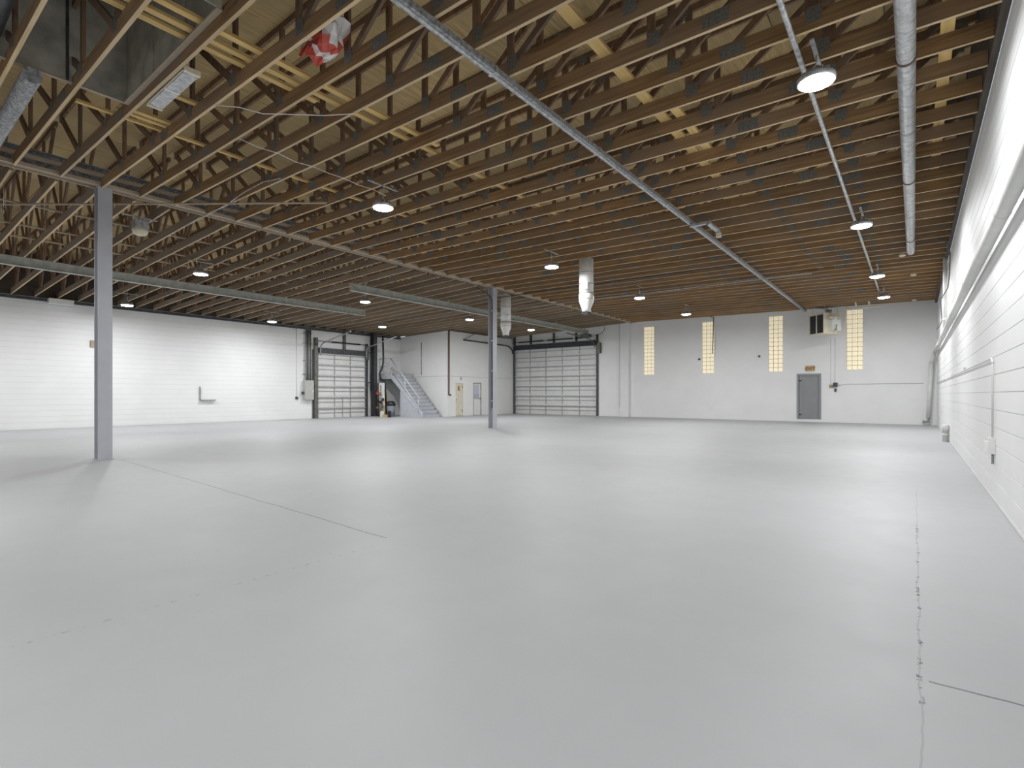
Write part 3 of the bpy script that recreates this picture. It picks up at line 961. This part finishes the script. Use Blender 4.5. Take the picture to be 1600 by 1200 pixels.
for y, lb in ((15.42, 'pale door track rising from the tall overhead door beside the electrical box'), (18.3, 'pale door track rising from the tall overhead door over the stairs')):
    tk = thing('door_track', lb, 'track', (0, 0, 0))
    MB().tube([(XL + .24, y, 3.3), (XL + .24, y, 3.5)] + arc((XL + .24, y, 3.6), (XL + .24, y, 3.9), (XL + .6, y, 3.95)) + [(XL + 2.85, y, 4.36)], .032, 8).build('track_rail', 'galv_old', tk)
    MB().bar((XL + 2.8, y, 4.36), (XL + 2.8, y, zl(XL + 2.8) - .001), .035, .035).build('track_hanger', 'trackolive', tk)
    MB().box((XL + 2.78, y - .35, zl(XL + 2.8) - .02), (XL + 2.82, y + .35, zl(XL + 2.8) - .004)).build('crossbar', 'trackolive', tk)
    MB().bar((XL + 2.75, y, 4.38), (XL + 2.2, y, zl(XL + 2.2) - .001), .03, .03).build('track_hanger', 'trackolive', tk)

# ================================================================== SIDE WALL EQUIPMENT
eb = thing('electrical_box', 'tall grey electrical box on the side wall under a bundle of conduits', 'electrical box', (XL, 14.8, .97))
MB().box((.001, -.25, 0), (.22, .25, 1.0)).build('box_case', 'boxgrey', eb)
MB().box((.22, -.23, .03), (.235, .23, .97)).build('box_door', 'boxgrey', eb)
MB().box((.235, .15, .4), (.26, .2, .5)).build('handle', 'white', eb)
MB().box((.08, -.36, .28), (.16, -.25, .42)).build('disconnect', 'darksteel', eb)
for i, dy in enumerate((-.13, -.04, .05, .14)):
    MB().tube([(.1, dy, 1.0), (.1, dy * .9, 3.6)], .035, 8).build('conduit', 'trackolive' if i % 2 else 'galv_old', eb)
for z in (1.3, 2.0, 2.9, 3.4):
    MB().box((.001, -.26, z), (.065, .26, z + .035)).build('clamp_bar', 'galv_old', eb)
sb = thing('conduit_drop', 'thin white conduit with small dark outlet on the side wall', 'outlet', (XL, 14.21, 1.0))
MB().tube([(.02, 0, .1), (.02, 0, 3.59)], .012, 6).build('conduit', 'whitepipe', sb)
MB().box((.001, -.06, 0), (.07, .06, .13)).build('outlet_box', 'darksteel', sb)
lc = thing('bent_conduit', 'grey L-shaped bracket on the white side wall', 'bracket', (XL, 9.7, .97))
MB().box((.001, -.02, .0), (.06, .02, .62)).build('upright', 'galv_old', lc)
MB().box((.001, .02, .0), (.14, .62, .05)).build('shelf_arm', 'galv_old', lc)
tag(MB().box((XL + .001, 5.85, 3.05), (XL + .08, 6.0, 3.3)).build('wall_plate', 'block_wood'), 'small tan plate on the side wall behind the bare column', 'plate')
tag(MB().box((XL + .1, 4.6, 4.52), (XL + .35, 5.3, 4.70)).build('wall_lamp', 'white'), 'white unlit wall lamp under the trusses on the far side wall', 'light fixture')

# dark column and risers in the corner by the stairs
dc = thing('dark_column', 'dark grimy steel post between overhead door and stairs', 'column', (XL + .3, 18.78, 0))
MB().box((-.14, -.11, .0), (-.12, .11, 4.72)).build('flange', 'darksteel', dc)
MB().box((.12, -.11, .0), (.14, .11, 4.72)).build('flange', 'darksteel', dc)
MB().box((-.12, -.02, .0), (.12, .02, 4.72)).build('post_web', 'darksteel', dc)
bp = pipe('black_pipe', [(XL + .35, 18.53, 1.45), (XL + .35, 18.53, 4.65)], .035, 'black', 'straight black pipe hanging beside the tall overhead door', 'pipe', 8)
for z in (1.9, 3.6): MB().box((XL + .001, 18.515, z), (XL + .33, 18.545, z + .05)).build('clamp', 'darksteel', bp)
tag(MB().tube([(XL + .7, 19.08, 4.6), (XL + .7, 19.12, 3.4)] + arc((XL + .7, 19.12, 3.3), (XL + .72, 19.1, 2.8), (XL + .6, 18.95, 2.5)) + arc((XL + .58, 18.95, 2.4), (XL + .6, 18.95, 2.1), (XL + .95, 19.0, 2.0)) + [(XL + 1.0, 19.0, 1.9), (XL + 1.15, 19.0, .0)], .05, 8).build('black_hose', 'black'), 'black hose bending down beside the stair landing', 'hose')
rz_ = thing('sprinkler_riser', 'cluttered sprinkler riser with valves and red fittings beside the dark post', 'riser', (XL + .95, 18.75, 0))
MB().tube([(-.25, 0, 0), (-.25, 0, 1.9)], .06, 10).build('riser_pipe', 'rust', rz_)
MB().tube([(.0, 0, 0), (.0, 0, 1.75)], .045, 10).build('riser_pipe', 'galv_old', rz_)
MB().tube([(.28, 0, 0), (.28, 0, 1.2)], .035, 10).build('riser_pipe', 'white', rz_)
MB().box((-.2, .02, .9), (.25, .06, 1.9)).build('backing_board', 'white', rz_)
for i, (x, z, mt) in enumerate(((-.25, .5, 'brass'), (-.25, 1.3, 'red'), (.0, .8, 'black'), (.0, 1.25, 'brass'), (.28, .55, 'brass'), (.28, .95, 'black'), (-.25, .9, 'black'))):
    MB().tube([(x - .09, -.05, z), (x + .09, -.05, z)], .055, 10).build('valve', mt, rz_)
    MB().lathe([(.075, 0), (.075, .015)], 12, (x, -.06, z + .09)).build('valve_wheel', 'red' if i % 3 == 1 else 'darksteel', rz_)
MB().tube([(-.25, 0, 1.05), (.28, 0, 1.05)], .03, 8).build('cross_pipe', 'galv_old', rz_)
MB().tube([(-.25, 0, .35), (.28, 0, .35)], .03, 8).build('cross_pipe', 'brass', rz_)
br = thing('broom', 'straw push broom leaning near the sprinkler riser', 'broom', (XL + 1.7, 18.4, 0))
MB().tube([(0, 0, .12), (-.05, .05, 1.25)], .014, 8).build('handle', 'broom', br)
MB().box((-.1, -.06, 0), (.28, .06, .14)).build('bristles', 'broom', br)
tag(MB().box((XL + 2.1, 18.3, 0), (XL + 2.25, 18.42, .32)).box((XL + 2.12, 18.32, .32), (XL + 2.23, 18.4, .36)).build('small_can', 'black'), 'small black can on the floor beside the broom', 'can')
tag(MB().box((XL + 1.30, 18.42, 0), (XL + 1.46, 18.56, .28)).box((XL + 1.33, 18.45, .28), (XL + 1.43, 18.53, .34)).build('small_jug', 'white'), 'small white jug on the floor at the foot of the sprinkler riser', 'jug')

# ================================================================== STAIRS
st = thing('staircase', 'pale grey steel staircase with landing climbing along the office wall', 'stairs', (0, 0, 0))
SX0, SX1, SY0, SY1, LZ = -21.25, -23.75, 19.35, 20.75, 2.45
nst = 12
run, rise = (SX0 - SX1) / nst, LZ / nst
for i in range(nst):
    x1 = SX0 - run * i
    MB().box((x1 - run - .02, SY0 + .05, rise * (i + 1) - .04), (x1 + .02, SY1 + .05, rise * (i + 1))).build('tread', 'tread', st)
    MB().box((x1 - .012, SY0 + .05, rise * i), (x1, SY1 + .04, rise * (i + 1) - .04)).build('riser', 'stair', st)
for y in (SY0,):
    mb = MB()
    a, b = (SX0 + .12, 0.0), (SX1, LZ)
    pts = [(SX0 + .2, y - .02, 0), (SX1 + .05, y - .02, LZ - .3), (SX1 + .05, y - .02, LZ + .02), (SX0 + .2, y - .02, .22)]
    pts += [(p[0], y + .02, p[2]) for p in pts]
    mb.poly(pts, [(0, 3, 2, 1), (4, 5, 6, 7), (0, 1, 5, 4), (1, 2, 6, 5), (2, 3, 7, 6), (3, 0, 4, 7)])
    mb.build('stringer', 'stair', st)
    for hh in (.32, .88):
        MB().tube([(SX0 - .05, y, .12 + hh), (SX1, y, LZ + hh)], .034, 8).build('handrail', 'stair', st)
    for fr_ in (.06, .5):
        x = SX0 + (SX1 - SX0) * fr_; z = LZ * fr_
        MB().tube([(x, y, z + .1), (x, y, z + .97)], .03, 8).build('rail_post', 'stair', st)
MB().box((XL + .001, SY0 - .02, LZ - .32), (SX1, SY1 + .02, LZ)).build('landing', 'stair', st)
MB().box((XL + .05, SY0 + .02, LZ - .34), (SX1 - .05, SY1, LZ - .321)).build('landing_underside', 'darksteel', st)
for x in (XL + .1, SX1 - .03):
    MB().tube([(x, SY0, LZ), (x, SY0, LZ + .9)], .028, 8).build('rail_post', 'stair', st)
for hh in (.42, .88):
    MB().tube([(XL + .1, SY0, LZ + hh), (SX1 - .03, SY0, LZ + hh)], .03, 8).build('handrail', 'stair', st)
mb = MB()
xe = -22.85
zz = lambda x: LZ * (SX0 - x) / (SX0 - SX1) - .14
pp = [(xe, 0), (SX0 + .1, 0), (SX0 + .1, .06), (xe, zz(xe) + .05)]
pts = [(x, SY0 + .022, z) for x, z in pp] + [(x, SY0 + .045, z) for x, z in pp]
mb.poly(pts, [(0, 1, 2, 3), (7, 6, 5, 4), (0, 3, 7, 4), (1, 5, 6, 2), (2, 6, 7, 3), (0, 4, 5, 1)])
mb.build('enclosure_panel', 'stair', st)
MB().box((xe - .03, SY0 - .03, 0), (xe + .03, SY0 + .02, zz(xe))).build('post', 'stair', st)
tc_ = thing('trash_bin', 'grey trash bin with black lid beside the staircase', 'bin', (-23.35, 19.05, 0))
MB().lathe([(.20, 0), (.24, .62)], 20).build('bin_body', 'bin', tc_)
MB().lathe([(.255, .62), (.26, .70), (.20, .84), (.1, .88)], 20).build('lid', 'black', tc_)

# ================================================================== OFFICE DOORS
def office_door(n, y0, y1, mat, glazed):
    d = thing('door_%d' % n, '', '', (0, 0, 0))
    for k in ('label', 'category'): del d[k]
    d['kind'] = 'structure'
    MB().box((XO - .1, y0, 0), (XO + .02, y0 + .05, 1.96)).box((XO - .1, y1 - .05, 0), (XO + .02, y1, 1.96)).box((XO - .1, y0 + .05, 1.90), (XO + .02, y1 - .05, 1.96)).build('door_frame', 'walloff' if not glazed else 'galv', d)
    lf = MB().box((XO - .07, y0 + .055, .015), (XO - .03, y1 - .055, 1.895)).build('door_leaf', mat, d)
    if glazed:
        MB().box((XO - .03, y0 + .13, .98), (XO - .022, y1 - .2, 1.84)).build('notice_pane', 'paper', lf)
        g_ = MB()
        for k in range(4): g_.box((XO - .022, y0 + .13 + k * .14, .98), (XO - .018, y0 + .145 + k * .14, 1.28))
        for k in range(4): g_.box((XO - .0225, y0 + .13, .98 + k * .09), (XO - .017, y1 - .2, .995 + k * .09))
        g_.build('grille', 'galv_old', lf)
        MB().tube([(XO - .03, y1 - .12, 1.0), (XO + .03, y1 - .12, 1.0)], .03, 10).build('knob', 'darksteel', lf)
    else:
        for z in (.25, 1.62): MB().box((XO - .03, y1 - .09, z), (XO - .015, y1 - .055, z + .12)).build('hinge', 'darksteel', lf)
        MB().tube([(XO - .03, y0 + .11, .95), (XO + .03, y0 + .11, .95)], .025, 10).build('knob', 'brass', lf)
        ps = MB().box((XO - .03, y0 + .25, 1.45), (XO - .022, y0 + .42, 1.75)).build('restroom_sign', 'sign', lf)
        MB().box((XO - .022, y0 + .31, 1.50), (XO - .02, y0 + .36, 1.64)).lathe([(.02, 1.66), (.022, 1.69), (.01, 1.70)], 8, (XO - .021, y0 + .335, 0)).build('pictogram', 'signletter', ps)
    return d


office_door(2, OD[0][0], OD[0][1], 'cream', False)
office_door(3, OD[1][0], OD[1][1], 'white', True)
rp = tag(MB().tube([(XO + .05, 21.04, zl(XO) - .02), (XO + .05, 21.04, 1.35)] + arc((XO + .05, 21.04, 1.3), (XO + .05, 21.04, 1.22), (XO + .05, 21.2, 1.22)), .04, 10).build('red_pipe', 'rust'), 'dark red pipe running down the corner of the office block', 'pipe')
pipe('wall_pipe', [(-22.9, YO - .03, 2.4), (-22.9, YO - .03, 4.3)], .02, 'galv_old', 'thin grey pipe on the office wall above the staircase', 'pipe', 8)
tag(MB().box((XO + .001, 22.0, 2.1), (XO + .06, 22.1, 2.25)).build('door_sensor', 'galv'), 'small grey sensor on the office wall above the cream door', 'sensor')

# ================================================================== WALL WITH THE WHITE PIPE
wp = thing('wall_duct', 'long white round duct running along the block wall', 'duct', (XR - .09, 0, 2.91))
MB().tube([(0, -8, 0), (0, 26.4, 0)], .062, 20).build('duct_pipe', 'whitepipe', wp)
for y in (2.4, 6.5, 10.5, 14.5, 18.5, 22.5):
    MB().tube([(0, y, 0), (0, y + .05, 0)], .065, 20).build('seam_band', 'whitepipe', wp)
    MB().box((0, y + .01, .062), (.088, y + .04, .075)).build('bracket', 'whitepipe', wp)
MB().tube(arc((0, 26.4, 0), (0, 26.85, 0), (-.1, 26.88, -.4)), [.062, .064, .066, .066, .066, .065, .064], 16).build('elbow', 'whitepipe', wp)
MB().tube([(-.1, 26.88, -.4), (-.19, 26.9, -2.61)], .075, 14).build('downpipe', 'whitepipe', wp)
MB().tube([(-.19, 26.9, -2.61), (-.19, 26.9, -2.76), (-.38, 26.9, -2.78)], .06, 12).build('foot_elbow', 'galv_old', wp)
vp = thing('vertical_pipe', 'white vertical pipe rising from the wall duct to the trusses', 'pipe', (XR - .07, 18.4, 2.985))
MB().tube([(0, 0, 0), (0, 0, 1.955)], .045, 12).build('pipe_run', 'whitepipe', vp)
MB().tube([(0, 0, .25), (0, 0, .33)], .06, 12).build('coupling', 'whitepipe', vp)
MB().tube([(0, .22, -.02), (0, .22, 1.955)], .02, 8).build('thin_pipe', 'whitepipe', vp)
cabl = [(.45, 15.7, 4.9), (.6, 16.2, 4.88), (.69, 16.6, 4.7), (.705, 17.2, 4.3), (.70, 17.9, 4.05), (.57, 18.5, 3.85), (.69, 21.2, 3.55), (.66, 22.6, 3.5), (.62, 23.2, 3.52)]
pipe('loose_cable', cabl, .014, 'darksteel', 'loose dark cable drooping down the block wall', 'cable', 6)
wc = thing('wall_conduit', 'white conduit along the block wall turning down to an outlet box', 'conduit', (XR, 0, 0))
MB().tube([(-.02, 26.5, 1.70), (-.02, 8.35, 1.66)] + arc((-.02, 8.3, 1.66), (-.02, 8.1, 1.66), (-.02, 8.1, 1.55)) + [(-.02, 8.1, .72)], .0105, 8).build('conduit_run', 'whitepipe', wc)
MB().box((-.06, 8.03, .56), (-.001, 8.17, .74)).build('outlet_box', 'whitepipe', wc)
MB().box((-.09, 8.06, .58), (-.06, 8.14, .7)).build('outlet_cover', 'white', wc)
MB().tube([(-.02, 8.1, .56), (-.02, 8.1, .44)], .012, 8).build('stub', 'galv', wc)
for y in (12.2, 16.0, 20.5):
    MB().box((-.04, y, 1.66), (-.001, y + .05, 1.72)).build('strap', 'whitepipe', wc)
bo = thing('pipe_stub', 'short white pipe stub standing on the floor against the block wall', 'pipe', (XR - .08, 17.8, 0))
MB().lathe([(.068, 0), (.068, .3), (.075, .3), (.075, .44), (.06, .45)], 16).build('stub_pipe', 'whitepipe', bo)
MB().lathe([(.076, .17), (.076, .21)], 16).build('stub_collar', 'whitepipe', bo)
